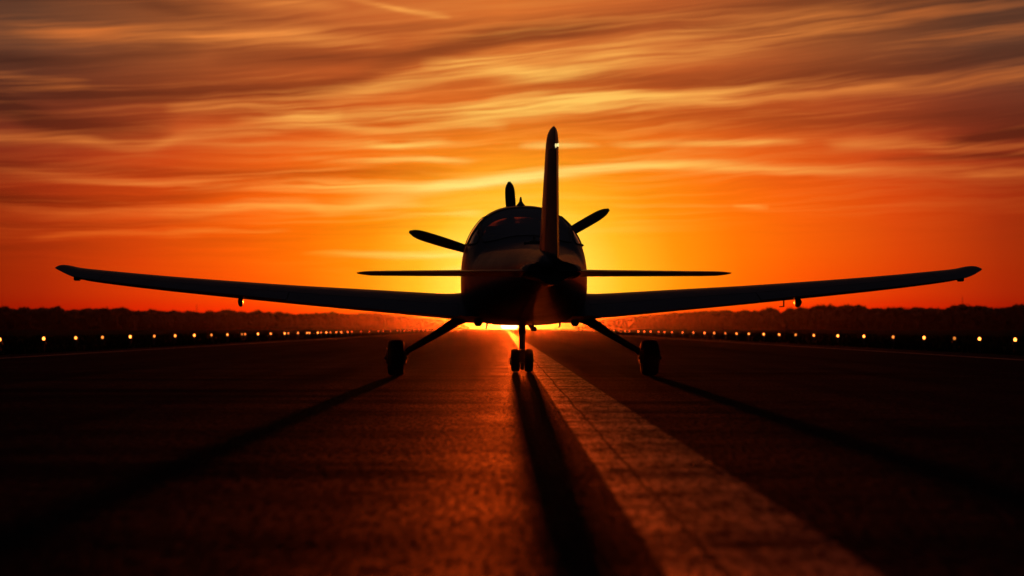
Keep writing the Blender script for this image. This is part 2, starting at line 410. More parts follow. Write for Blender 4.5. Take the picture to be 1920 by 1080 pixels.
# grass tufts beside the runway
random.seed(5)
gb = MB()
for side in (-1, 1):
    for i in range(9000):
        y = 30 * (7.0 ** random.random()); x = side*(10.02 + random.random()**1.6*22)
        h = random.uniform(.03,.10)*(1.4 if abs(x) > 12 else 1.0); a = random.uniform(0, PI); w = random.uniform(.02,.06)
        dx_, dy_ = math.cos(a)*w, math.sin(a)*w
        gb.add([(x-dx_,y-dy_,-.035),(x+dx_,y+dy_,-.035),(x+random.uniform(-.03,.03),y,h)], [(0,1,2)])
go = mesh('grass', gb.v, gb.f, M['grass'], None, False); tag(go, 'short dark grass growing beyond the runway edges', 'grass', kind='stuff')

# ------------------------------------------------------------------ runway edge lights
def globe(): return MB().lathe_z([(.245,.022),(.258,.027),(.275,.033),(.293,.032),(.308,.022),(.320,.008)], n=14)
def stem(): return MB().lathe_z([(-.035,.11),(-.015,.11),(-.012,.035),(.16,.032),(.165,.055),(.245,.055)], n=14)
gmesh = {}
proto_stem = None
ORD = ['first','second','third','fourth','fifth','sixth','seventh','eighth','ninth','tenth','eleventh','twelfth','thirteenth','fourteenth','fifteenth','sixteenth','seventeenth','eighteenth','nineteenth','twentieth']
TENS = {2:'twenty',3:'thirty',4:'forty',5:'fifty',6:'sixty',7:'seventy'}
TENTH = {2:'twentieth',3:'thirtieth',4:'fortieth',5:'fiftieth',6:'sixtieth',7:'seventieth'}
def ordn(i):
    if i <= 20: return ORD[i-1]
    return TENTH[i//10] if i % 10 == 0 else TENS[i//10] + '-' + ORD[i%10-1]
lx = [(1,'b'),(83,'a'),(143,'b'),(193,'c'),(245,'a'),(290,'c'),(329,'b'),(365,'a'),(397,'c'),(427,'b'),(454,'d'),(460,'c'),(484,'a'),(508,'b'),(534,'a'),(541,'c'),(559,'b'),(576,'b'),(580,'b'),(596,'a'),(602,'c'),(612,'a'),(620,'c'),(631,'b'),(640,'a'),(652,'b'),(660,'c')]
rx = [(1904,'a'),(1837,'a'),(1790,'d'),(1733,'a'),(1675,'c'),(1620,'a'),(1571,'a'),(1526,'b'),(1492,'c'),(1461,'b'),(1432,'a'),(1404,'b'),(1381,'b'),(1360,'c'),(1339,'b'),(1321,'a'),(1300,'b'),(1280,'b'),(1260,'b'),(1246,'b'),(1235,'c'),(1220,'a'),(1208,'a'),(1197,'a'),(1180,'c'),(1172,'b')]
random.seed(11)
for side, lst, Lx in (('left', lx, -11.0), ('right', rx, 11.0)):
    zs = [(F*abs(Lx)/abs(x-948), k) for x, k in lst]
    y = zs[-1][0]
    while y < 430:
        y += random.choice((4.2,4.6,5.2,6.5,8)) * (1 + y/500); zs.append((y, random.choice('bccdd')))
    zs = zs[:56]
    for i, (yy, k) in enumerate(zs):
        e = empty('runway_light', (Lx, yy, 0)); w = {'a':'bright','b':'','c':'dim','d':'faint'}[k]
        tag(e, f"{ordn(i+1)} {(w+' ') if w else ''}amber edge light from the {side} border, row {side} of the runway", 'runway light', f'edge lights along the {side} side of the runway')
        if proto_stem is None:
            s0 = stem().build('lamp_base', M['galv'], e); proto_stem = s0.data
        else: link('lamp_base', proto_stem, e)
        if k not in gmesh: gmesh[k] = globe().build('lamp_globe', M['lamp_'+k], e).data
        else: link('lamp_globe', gmesh[k], e)

# ------------------------------------------------------------------ tree line
PROF = [(-60,577),(0,576),(6,575),(16,576),(22,580),(34,580),(42,576.5),(52,580),(68,580),(86,577),(91,579),(107,575.5),(112,580),(130,584),(141,580),(156,581),(164,578),(172,582),(187,578),(198,580),(216,579),(229,576.5),(242,581),(250,584.5),(257,582),(268,585),(286,580),(300,582),(312,584),(328,582),(338,586),(354,582),(367,585),(380,587),(393,583),(404,586),(414,582),(427,581),(443,584),(464,585),(484,582),(496,587),(507,584),(514,587),(522,583),(538,587),(556,589),(569,587),(584,588),(600,586),(612,587),(624,584),(634,588),(662,588),(690,586),(712,588),(740,590),(780,595),(820,599),(850,604),(880,611),
 (1080,612),(1110,603),(1150,597),(1180,594),(1220,590),(1270,586),(1320,583),(1346,582),(1365,581),(1378,585),(1390,583),(1398,581),(1406,585),(1416,582),(1427,584),(1443,577.5),(1453,579),(1459,587),(1470,586),(1480,578.5),(1490,580),(1501,576),(1512,578),(1518,583),(1525,575),(1532,573),(1545,572),(1550,574),(1560,572),(1571,578),(1577,574),(1587,572),(1602,573),(1613,572),(1620,575),(1622,580),(1629,581),(1641,578),(1660,579),(1670,577),(1693,578),(1706,580),(1720,577),(1745,578.5),(1759,580),(1779,579),(1790,573),(1805,571.5),(1816,574),(1837,574),(1850,576),(1862,578),(1883,576),(1900,576),(1910,571),(1920,572),(1990,574)]
def prof(x):
    for (a, ya), (b, yb) in zip(PROF, PROF[1:]):
        if a <= x <= b: return ya + (yb-ya)*(x-a)/(b-a)
    return 577
def tree_dist(x):
    u = x-948
    d = 900 if u > 0 else 960
    au = abs(u)
    return d + 1350*max(0, 1-au/700)**1.0
ico = bmesh.new(); bmesh.ops.create_icosphere(ico, subdivisions=2, radius=1)
ico.verts.index_update()
IV = [v.co.copy() for v in ico.verts]; IF = [[v.index for v in f.verts] for f in ico.faces]; ico.free()
def blob(mb, c, rx_, ry_, rz_, seed, leaves=0, amp=.45):
    c = Vector(c); o = Vector((seed*3.7 % 91, seed*1.3 % 57, seed*.77 % 33)); vs = []
    for p in IV:
        k = 1 + amp*noise.noise(p*2.1 + o) + amp*.5*noise.noise(p*5 + o)
        vs.append(c + Vector((p.x*rx_*k, p.y*ry_*k, p.z*rz_*k)))
    mb.add(vs, IF)
    for i in range(leaves):
        d = Vector((random.gauss(0,1), random.gauss(0,1), random.gauss(0,1))).normalized()
        k = (1 + amp*noise.noise(d*2.1 + o) + amp*.5*noise.noise(d*5+o)) * random.uniform(.92, 1.13)
        p = c + Vector((d.x*rx_*k, d.y*ry_*k, d.z*rz_*k)); s = random.uniform(.25, .6)
        a = Vector((random.uniform(-1,1), random.uniform(-1,1), random.uniform(-1,1)))*s
        b = Vector((random.uniform(-1,1), random.uniform(-1,1), random.uniform(-1,1)))*s
        mb.add([p-a, p+b, p+a*.4-b], [(0,1,2)])
def wood(name, xa, xb, label, step=3.2):
    mb = MB(); x = xa; k = 0
    while x < xb:
        D = tree_dist(x) + random.uniform(0, 60); top = prof(x) + random.uniform(0, 2.0)
        H = CAM_H + (616-top)/F*D
        if H > 1.0:
            r = min(H*.38, random.uniform(2.2, 4.0)); wx = (x-948)/F*D
            blob(mb, (wx, D, H - r*.85), r*1.15, r, r*.9, k, 60)
            blob(mb, (wx+random.uniform(-1,1), D+2, (H-r)*.5), r*1.7, r, max(.6, (H-r)*.62), k+500, 20)
            blob(mb, (wx+random.uniform(-2,2), D+9, H*.42), r*2.0, r, H*.42, k+900, 0, .25)
        x += step*random.uniform(.7, 1.3); k += 1
    o = mesh(name, mb.v, mb.f, M['leaf'], None, False); return tag(o, label, 'woodland', kind='stuff')
random.seed(21)
wood('woodland', -60, 875, 'dark distant woodland massed along the horizon on the left')
wood('woodland', 1085, 1990, 'dark distant woodland massed along the horizon on the right')
def scrub(xa, xb, D, ytop, label):
    mb = MB(); x = xa; k = 0
    while x < xb:
        t = ytop(x); H = CAM_H + (616-t)/F*D
        if H > .5: blob(mb, ((x-948)/F*D, D, H*.45), H*.9, H*.8, H*.6, k, 12)
        x += 2.5; k += 1
    o = mesh('scrub', mb.v, mb.f, M['leaf'], None, False); return tag(o, label, 'scrub', kind='stuff')
random.seed(3)
scrub(520, 716, 1050, lambda x: 612.5 - 4.0*math.exp(-((x-700)/14)**2) - 1.5*math.exp(-((x-590)/40)**2) + random.uniform(-.5,.5), 'low hazy scrub in front of the woodland left of the runway end')
# single trees whose crowns stand out of the mass
def make_tree(seed, H, D, x, w=1.0):
    random.seed(seed)
    wx = (x-948)/F*D
    e = empty('tree', (wx, D, -.035)); t = MB()
    t.tube([(0,0,0),(.1,0,H*.3),(-.1,.1,H*.6)], [.35,.26,.14], 8)
    for k in range(4):
        a = k*1.6+seed; t.tube([(0,0,H*(.35+.06*k)), (math.cos(a)*H*.15, math.sin(a)*H*.15, H*(.55+.07*k))], [.13,.05], 6)
    t.build('trunk', M['bark'], e)
    c = MB(); R0 = H*.30*w
    blob(c, (0,0,H*.5), R0*.8, R0*.8, H*.32, seed, 80)
    for k in range(7):
        a = random.uniform(0, 2*PI); q = random.uniform(.35,.8)
        blob(c, (math.cos(a)*R0*q, math.sin(a)*R0*q, H*random.uniform(.45,.78)), R0*.5, R0*.5, R0*.42, seed*10+k, 90)
    blob(c, (random.uniform(-.8,.8), 0, H-R0*.42), R0*.62, R0*.6, R0*.45, seed+99, 120)
    mesh('crown', c.v, c.f, M['leaf'], e, False)
    return e
TREES = [(12,575,1.0,'broad dark tree at the far left end of the horizon woodland'),
 (44,576.5,.8,'small round-topped tree second from the left border above the woodland'),
 (107,575,.9,'tall tree crown above the woodland directly under the left wing tip'),
 (164,578,.6,'narrow pointed tree crown above the woodland right of the left wing tip'),
 (196,578,1.0,'rounded tree crown between two gaps in the left woodland'),
 (229,576,1.1,'broad highest crown in the middle of the left woodland'),
 (286,580,.9,'low domed tree crown left of the thin mast'),
 (393,583,.7,'small tree crown just right of the thin left mast'),
 (427,581,1.0,'broad tree crown left of the fairing under the left wing'),
 (484,582,.8,'tree crown just right of the fairing under the left wing'),
 (624,584,.7,'last pointed crown touching the underside of the left wing'),
 (1398,581,.6,'small crown touching the underside of the right wing'),
 (1445,577,1.0,'lone rounded tree with gaps either side left of the right wing fairing'),
 (1482,578,.8,'small tree directly below the fairing under the right wing'),
 (1501,576,.8,'rounded tree just right of the fairing under the right wing'),
 (1535,572.5,1.1,'tall broad tree, left one of the highest pair on the right'),
 (1560,572,1.0,'tall broad tree, middle of the highest group on the right'),
 (1590,572,1.1,'tall flat-topped tree right of the highest pair on the right'),
 (1612,572,.9,'tall tree with steep right side ending the highest group'),
 (1670,577,.8,'low tree crown in the level stretch under the right wing'),
 (1790,573,.8,'rounded tree left beside the thin right mast'),
 (1806,571.5,1.0,'broad tree right under the thin right mast'),
 (1835,574,.9,'tree crown just right of the tree under the right mast, below the right wing tip'),
 (1908,571,1.0,'tall tree at the far right border of the horizon woodland')]
for i, (x, y, w, lab) in enumerate(TREES):
    D = tree_dist(x) - 12
    tag(make_tree(i+1, CAM_H + (616-y)/F*D + .035, D, x, w*.9), lab, 'tree', 'trees standing out of the woodland')
def mast(x, ytop, D, lab):
    H = CAM_H + (616-ytop)/F*D; e = empty('radio_mast', ((x-948)/F*D, D, 0)); m = MB()
    for k in range(3):
        a = k*2*PI/3; m.tube([(math.cos(a)*.35, math.sin(a)*.35, 0), (math.cos(a)*.12, math.sin(a)*.12, H*.93)], .05, 6)
    z = 0.5
    while z < H*.9:
        q = .35-.23*z/(H*.93)
        for k in range(3):
            a = k*2*PI/3; b = a+2*PI/3
            m.tube([(math.cos(a)*q, math.sin(a)*q, z), (math.cos(b)*q, math.sin(b)*q, z+1)], .03, 4)
        z += 1.0
    m.build('lattice', M['galv'], e)
    MB().tube([(0,0,H*.92),(0,0,H)], .05, 6).build('whip_aerial', M['galv'], e)
    return tag(e, lab, 'mast')
mast(369, 570, 1000, 'thin lattice mast rising above the left woodland')
mast(1805.5, 553, 1000, 'tall thin mast above the right woodland, below the right wing tip')

# ------------------------------------------------------------------ airplane
PLANE = empty('airplane', (.193, 19.8, 0), R(1.87))
tag(PLANE, 'single-engine low-wing propeller airplane seen from behind, standing on the runway', 'airplane')

def hermite(keys, s):
    if s <= keys[0][0]: return list(keys[0][1:])
    if s >= keys[-1][0]: return list(keys[-1][1:])
    for i in range(len(keys)-1):
        a, b = keys[i], keys[i+1]
        if a[0] <= s <= b[0]:
            t = (s-a[0])/(b[0]-a[0]); h = b[0]-a[0]; out = []
            for j in range(1, len(a)):
                def slope(k):
                    if k == 0 or k == len(keys)-1: return (keys[min(k+1,len(keys)-1)][j]-keys[max(k-1,0)][j])/(keys[min(k+1,len(keys)-1)][0]-keys[max(k-1,0)][0])
                    d0 = (keys[k][j]-keys[k-1][j])/(keys[k][0]-keys[k-1][0]); d1 = (keys[k+1][j]-keys[k][j])/(keys[k+1][0]-keys[k][0])
                    return 0 if d0*d1 <= 0 else 2*d0*d1/(d0+d1)
                m0, m1 = slope(i), slope(i+1)
                out.append((2*t**3-3*t*t+1)*a[j] + (t**3-2*t*t+t)*h*m0 + (-2*t**3+3*t*t)*b[j] + (t**3-t*t)*h*m1)
            return out
#        s     hw   ztop  zbot  zmid  nt   nb
FUS = [(-4.80,.02,1.08,1.02,1.05,2,2),(-4.70,.07,1.13,.97,1.05,2,2),(-4.4,.11,1.17,.93,1.05,2,2),(-3.6,.20,1.25,.84,1.05,2,2.2),(-2.6,.36,1.335,.735,1.04,2.1,2.4),
 (-1.7,.51,1.41,.65,1.03,2.2,2.6),(-1.2,.59,1.46,.60,1.03,2.25,2.9),(-.9,.63,1.60,.585,1.03,2.3,3.1),(-.55,.665,1.76,.57,1.04,2.35,3.3),(-.15,.682,1.86,.56,1.05,2.4,3.4),
 (.3,.685,1.893,.555,1.05,2.4,3.4),(.8,.67,1.855,.555,1.05,2.4,3.4),(1.15,.65,1.74,.56,1.05,2.4,3.4),(1.5,.62,1.47,.58,1.04,2.4,3.2),(2.0,.55,1.46,.66,1.08,2.4,2.6),
 (2.35,.46,1.45,.78,1.14,2.3,2.3),(2.46,.36,1.42,.92,1.17,2.1,2.1),(2.48,.15,1.38,1.10,1.25,2,2)]
NA = 120
def section(s):
    hw, zt, zb, zm, nt, nb = hermite(FUS, s); pts = []
    for k in range(NA):
        th = 2*PI*k/NA; c, q = math.cos(th), math.sin(th); n = nt if q >= 0 else nb
        x = hw*math.copysign(abs(c)**(2/n), c); z = zm + (zt-zm if q >= 0 else zm-zb)*math.copysign(abs(q)**(2/n), q)
        pts.append(Vector((x, s, z)))
    return pts
ss = []; s = -4.80
while s < 2.48:
    ss.append(s); s += .03 if -1.25 < s < 1.7 else (.06 if s > -4.5 else .03)
ss.append(2.48)
secs = [section(s) for s in ss]
def rrect(u, v, u0, u1, v0, v1, r):
    cx = min(max(u, u0+r), u1-r); cy = min(max(v, v0+r), v1-r)
    return (u-cx)**2 + (v-cy)**2 < r*r if not (u0+r <= u <= u1-r and v0+r <= v <= v1-r) else True
def win(c):
    x, s, z = c; ax = abs(x)
    if z < 1.2: return None
    sill = 1.415 + .05*max(0, 1-ax/.6)
    top = hermite(FUS, s)[1]
    if -1.12 < s < -.30 and ax < .47 and z > sill and rrect(s, x, -1.12, -.30, -.47, .47, .10): return 'rear'
    if ax > .505 or s > -.25:
        zz = z
        vt = 1.745
        for nm, a, b in (('s1', -.98, -.40), ('s2', -.32, .30), ('s3', .38, 1.05)):
            if rrect(s, zz, a, b, 1.42, vt, .06) and ax > .42: return nm + ('r' if x > 0 else 'l')
    if .92 < s < 1.50 and z > 1.49 and ax < .50 and rrect(s, x, .92, 1.6, -.5, .5, .08): return 'front'
    return None
allv = [p for r in secs for p in r]; F_body = []; F_win = {}
for i in range(len(secs)-1):
    for j in range(NA):
        k = (j+1) % NA; f = (i*NA+j, (i+1)*NA+j, (i+1)*NA+k, i*NA+k)
        c = (allv[f[0]]+allv[f[1]]+allv[f[2]]+allv[f[3]])/4
        w = win(c)
        if w: F_win.setdefault(w, []).append(f)
        else: F_body.append(f)
F_body.append(tuple(range(NA))); F_body.append(tuple((len(secs)-1)*NA+j for j in range(NA))[::-1])
def sub_mesh(name, fs, m, parent, offs=0):
    idx = {}; vs = []; nf = []
    for f in fs:
        g_ = []
        for q in f:
            if q not in idx: idx[q] = len(vs); vs.append(allv[q])
            g_.append(idx[q])
        nf.append(tuple(g_))
    return mesh(name, vs, nf, m, parent)
fus = sub_mesh('fuselage', F_body, [M['paint'], M['lining']], PLANE)
bm = bmesh.new(); bm.from_mesh(fus.data); bmesh.ops.recalc_face_normals(bm, faces=bm.faces)
vol = bm.calc_volume(signed=True)
if vol < 0: bmesh.ops.reverse_faces(bm, faces=bm.faces)
bm.to_mesh(fus.data); bm.free()
so_ = fus.modifiers.new('shell', 'SOLIDIFY'); so_.thickness = .022; so_.offset = -1; so_.material_offset = 1; so_.material_offset_rim = 0
WN = {'rear':('rear_window','wide wraparound rear window'), 'front':('windshield', None)}
for k, fs in F_win.items():
    nm = WN[k][0] if k in WN else 'side_window'
    o = sub_mesh(nm, fs, M['glass'], fus)
    if k == 'rear': o['label'] = WN[k][1]
    # black seal round each pane
    cnt = {}
    for f in fs:
        for a, b in zip(f, f[1:]+f[:1]):
            e = (min(a,b), max(a,b)); cnt[e] = cnt.get(e, 0)+1
    bd = [e for e in cnt if cnt[e] == 1]
    nb = {}
    for a, b in bd: nb.setdefault(a, []).append(b); nb.setdefault(b, []).append(a)
    start = bd[0][0]; loop = [start]; prev = None; cur = start
    for _ in range(len(bd)+2):
        nx = [q for q in nb[cur] if q != prev]
        if not nx or nx[0] == start: break
        prev, cur = cur, nx[0]; loop.append(cur)
    P = [allv[q] for q in loop]
    for _ in range(3): P = [(P[i-1]+P[i]*2+P[(i+1) % len(P)])/4 for i in range(len(P))]
    P.append(P[0]); mb = MB().tube(P, .009, 6, cap=False); mb.build('window_seal', M['black'], fus)
# seats
for sx_ in (-.30, .30):
    mb = MB().box(sx_-.21, sx_+.21, .25, .72, .85, 1.0, .04).box(sx_-.2, sx_+.2, .12, .26, .95, 1.42, .05).box(sx_-.11, sx_+.11, .12, .22, 1.46, 1.66, .04)
    mb.tube([(sx_-.05,.18,1.38),(sx_-.05,.18,1.5)], .008, 6).tube([(sx_+.05,.18,1.38),(sx_+.05,.18,1.5)], .008, 6)
    mb.build('front_seat', M['fabric'], PLANE)
    mb = MB().box(sx_-.21, sx_+.21, -.55, -.08, .82, .98, .04).box(sx_-.2, sx_+.2, -.68, -.55, .95, 1.36, .05).box(sx_-.10, sx_+.10, -.66, -.57, 1.38, 1.52, .03)
    mb.build('rear_seat', M['fabric'], PLANE)
MB().box(-.56, .56, .98, 1.45, 1.15, 1.46, .04).build('instrument_panel', M['black'], PLANE)
# cabin floor/bulkheads keep the tail cone dark
MB().box(-.46, .46, -1.05, -1.02, .75, 1.28, .01).build('baggage_bulkhead', M['lining'], PLANE)
# roof beacon-antenna, deck antenna, side scoop
def zt(s): return hermite(FUS, s)[1]
mb = MB().lathe_z([(-.02,.050),(.008,.048),(.018,.034),(.034,.024),(.05,.014),(.062,.017),(.072,.012),(.090,.010),(.097,.004)], (-.02,.15,zt(.15)), 16)
mb.build('roof_antenna', M['black'], fus)
mb = MB().box(-.050,.075,-2.62,-2.36,zt(-2.5)-.03,zt(-2.5)+.018,.01).lathe_z([(0,.038),(.024,.032),(.04,.012),(.075,.008),(.08,.003)], (.0,-2.5,zt(-2.5)), 12)
mb.box(-.10,-.04,-2.58,-2.46,zt(-2.5)-.03,zt(-2.5)+.006,.004)
mb.build('deck_antenna', M['black'], fus)
mb = MB().lathe_x([(-.04,.004),(-.028,.012),(-.015,.03),(0,.038),(.02,.04)], (-.685,-.25,1.39), 14)
mb.build('air_scoop', M['black'], fus)
mb = MB().lathe_x([(-.02,.02),(0,.015),(.012,.004)], (.645,-.2,1.43), 10); mb.build('step_handle', M['black'], fus)
# belly fittings
for bx_, by_, hh in ((-.50,-.2,.05),(-.40,-.1,.06),(.10,-.3,.08),(.40,-.1,.045),(.56,-.2,.05)):
    mb = MB()
    if abs(bx_) > .45: mb.lathe_z([(-.03,.028),(.0,.045),(hh,.05)], (bx_,by_,.575), 14)
    else: mb.tube([(bx_,by_,.60),(bx_,by_,.555),(bx_-.012,by_-.02,.60-hh-.02)], [.012,.010,.008], 8)
    mb.build('belly_fitting', M['metal'], fus)
MB().tube([(.13,1.5,.62),(.13,1.1,.56),(.14,.75,.520),(.15,.45,.515)], .028, 12).build('exhaust_pipe', M['metal'], fus)

# wings
def naca(t, f):
    return 5*t*(.2969*math.sqrt(f)-.1260*f-.3516*f*f+.2843*f**3-.1036*f**4)
#         L    LE    chord  thick  zmid   inc
WINGK = [(.40,1.10,1.85,.36,.722,3.5),(.62,1.10,1.85,.35,.725,3.5),(.70,1.06,1.78,.305,.729,3.5),(.85,1.02,1.72,.275,.738,3.4),(1.2,1.0,1.66,.262,.764,3.2),(1.66,.97,1.59,.245,.801,3.0),(2.5,.92,1.42,.212,.868,2.8),
 (3.08,.88,1.31,.192,.919,2.6),(4.02,.83,1.16,.165,1.006,2.4),(4.75,.79,1.02,.142,1.088,2.2),(4.90,.77,.99,.130,1.110,2.0),(4.97,.72,.92,.112,1.132,1.6),(5.03,.66,.80,.104,1.153,1.2),(5.08,.58,.66,.092,1.170,.8),(5.115,.50,.50,.076,1.180,.5),(5.138,.42,.36,.052,1.186,.4),(5.150,.34,.18,.024,1.188,.4)]
def wsec(L, f0, f1, sg, flapdeg=0):
    le, ch, th, zm, inc = hermite(WINGK, L); n = 14; up = []; lo = []
    for i in range(n+1):
        f = f0 + (f1-f0)*(i/n if f0 > 0 else (1-math.cos(PI*i/n/ (2 if f1 < .99 else 1)))/(1 if f1 < .99 else 2))
        h = naca(th/ch, f)*ch; cam_ = .018*ch*math.sin(PI*min(1, f**.8))
        up.append((f, cam_+h*1.02+.0012)); lo.append((f, cam_-h*.98-.0012))
    pts = up + lo[::-1]; out = []
    ca, sa = math.cos(R(inc)), math.sin(R(inc))
    for f, z in pts:
        u = (f-.35)*ch
        if flapdeg:
            u0 = (f0-.35)*ch; a = R(flapdeg); du = u-u0; z0 = z; u = u0 + du*math.cos(a)-(0)*1; z = z0 - du*math.sin(a)
        s_ = le - .35*ch - (u*ca); z_ = zm - u*sa + z*ca
        out.append(Vector((sg*L, s_, z_)))
    return out
def frange(a, b, n): return [a+(b-a)*i/n for i in range(n+1)]
for sg in (-1, 1):
    w = MB().rings([wsec(L, 0, .748, sg) for L in [.40,.55,.62,.66,.70,.76,.85,1.0,1.2,1.6,2,2.5,3,3.5,3.9,4.3,4.6]]).build('wing', M['paint'], PLANE)
    fl = MB().rings([wsec(L, .755, 1, sg, 2) for L in frange(.719, 2.554, 10)]).build('flap', M['paint'], w)
    ai = MB().rings([wsec(L, .755, 1, sg) for L in frange(2.56, 4.600, 10)]).build('aileron', M['paint'], w)
    MB().rings([wsec(L, .75, 1, sg) for L in (.40,.55,.62,.66,.70,.716)]).build('root_fairing', M['paint'], w)
    tp = MB().rings([wsec(L, 0, 1, sg) for L in [4.605,4.75,4.83,4.90,4.95,4.99,5.03,5.06,5.09,5.11,5.125,5.138,5.146,5.150]]).build('wing_tip', M['paint'], w)
    # small fittings at the tip and the hinge fairing under the wing
    MB().box(sg*4.90-.035, sg*4.90+.035, .05,.15, 1.045, 1.09, .015).build('static_wick_mount', M['black'], w)
    lx_ = 3.05 if sg > 0 else 3.10
    le, ch, th, zm, inc = hermite(WINGK, lx_)
    zb_ = zm - th*.5 - .035
    pr = []
    for i in range(9):
        t = i/8; q = math.sin(PI*(.08+.84*t))
        pr.append([Vector((sg*lx_ + math.cos(2*PI*k/12)*.027*q, .20-.40*t, zb_+.025 + math.sin(2*PI*k/12)*.058*q)) for k in range(12)])
    MB().rings(pr).build('hinge_fairing', M['paint'], w)
    if sg > 0:
        MB().tube([(2.96,.35,zb_+.11),(2.96,.35,zb_-.015),(2.94,.50,zb_-.018)], [.008,.008,.006], 8).build('pitot_tube', M['metal'], w)
    MB().lathe_y([(-.05,.003),(-.04,.02),(0,.028),(.06,.02),(.08,.004)], (sg*5.02,.50,1.15), 12).build('navigation_light', M['black'], w)

# tail
STK = [(0,-3.95,.80,.075,1.005,0),(.12,-3.95,.80,.070,1.004,0),(.30,-3.97,.76,.058,1.002,0),(.8,-4.0,.70,.048,1.000,0),(1.40,-4.05,.60,.040,.998,0),(1.50,-4.08,.54,.036,.998,0),(1.57,-4.14,.42,.022,.998,0),(1.61,-4.20,.22,.008,.998,0)]
def ssec(L, f0, f1, sg):
    le, ch, th, zm, inc = hermite(STK, L); n = 12; up = []; lo = []
    for i in range(n+1):
        f = f0 + (f1-f0)*((1-math.cos(PI*i/n))/2); h = naca(th/ch, f)*ch+.0015
        up.append(Vector((sg*L, le-f*ch, zm+h))); lo.append(Vector((sg*L, le-f*ch, zm-h)))
    return up + lo[::-1]
hs = MB().rings([ssec(abs(L), 0, .66, 1 if L >= 0 else -1) for L in [-1.40,-1.1,-.8,-.5,-.3,-.12,0,.12,.3,.5,.8,1.1,1.40]]).build('horizontal_stabilizer', M['paint'], PLANE)
for sg in (-1, 1):
    MB().rings([ssec(L, .67, 1, sg) for L in frange(.10, 1.40, 8)]).build('elevator', M['paint'], hs)
    MB().rings([ssec(L, 0, 1, sg) for L in [1.403,1.45,1.50,1.54,1.57,1.59,1.605,1.61]]).build('stabilizer_tip', M['paint'], hs)
# tail fairing: flares the cone into stabilizer and fin
def fair(s_, wx, wz, zc, xo=.0): return [Vector((xo+math.copysign(abs(math.cos(2*PI*k/40))**.9, math.cos(2*PI*k/40))*wx, s_, zc+math.sin(2*PI*k/40)*wz)) for k in range(40)]
def star(s_, A, xo):
    # cross-shaped section: fillets up to the fin and out to the stabilizer
    pts = []
    for k in range(64):
        th = 2*PI*k/64; c, q = math.cos(th), math.sin(th)
        r = .108 + .16*A*max(0, abs(c))**10 + (.02*A*max(0, q)**12) + .02*max(0, -q)
        pts.append(Vector((xo*min(1, A*1.5) + c*r, s_, 1.015 + q*r)))
    return pts
MB().rings([star(-3.55,.05,.0), star(-3.75,.25,.02), star(-3.95,.6,.035), star(-4.15,.9,.045), star(-4.4,1,.05), star(-4.6,.9,.05), star(-4.70,.65,.05)]).build('tail_fairing', M['paint'], PLANE)
FX = .066
FNK = [(.95,-3.35,1.40,.170,FX-.004),(1.20,-3.50,1.22,.165,FX),(1.35,-3.62,1.08,.155,FX),(1.6,-3.78,.90,.140,FX+.002),(1.9,-3.95,.72,.118,FX+.004),(2.05,-4.03,.63,.110,FX+.006),(2.14,-4.09,.56,.102,FX+.007),(2.20,-4.15,.47,.084,FX+.008),(2.235,-4.22,.35,.056,FX+.009),(2.254,-4.32,.16,.020,FX+.009)]
def fsec(z, f0, f1, defl=0):
    le, ch, th, xo = hermite(FNK, z); n = 12; a_ = []; b_ = []
    for i in range(n+1):
        f = f0 + (f1-f0)*((1-math.cos(PI*i/n))/2); h = naca(th/ch, f)*ch+.002
        xx = xo + (f-f0)*ch*math.sin(R(defl)) if defl else xo
        a_.append(Vector((xx+h, le-f*ch, z))); b_.append(Vector((xx-h, le-f*ch, z)))
    return a_ + b_[::-1]
fin = MB().rings([fsec(z, 0, .64) for z in [.95,1.1,1.2,1.28,1.35,1.5,1.6,1.75,1.9,2.0,2.05]]).build('vertical_fin', M['paint'], PLANE)
MB().rings([fsec(z, .65, 1, 3) for z in [1.0,1.1,1.2,1.28,1.35,1.5,1.6,1.75,1.9,2.0,2.048]]).build('rudder', M['paint'], fin)
MB().rings([fsec(z, 0, 1) for z in [2.052,2.08,2.11,2.14,2.17,2.20,2.22,2.235,2.245,2.25,2.254]]).build('fin_cap', M['paint'], fin)
for q, (ox, hh) in enumerate(((.002,.036),(.022,.030))):
    MB().lathe_y([(-.012,.002),(-.010,.006),(0,.0085),(.02,.0085)], (0,0,0), 12).build('tail_light', M['tail_lens'], fin)
    o = fin.children[-1]; o.scale = (.9, 1, hh/.017*1.0); o.location = (FX+.012+ox, -4.665 if q == 0 else -4.655, 2.068 if q == 0 else 2.074)

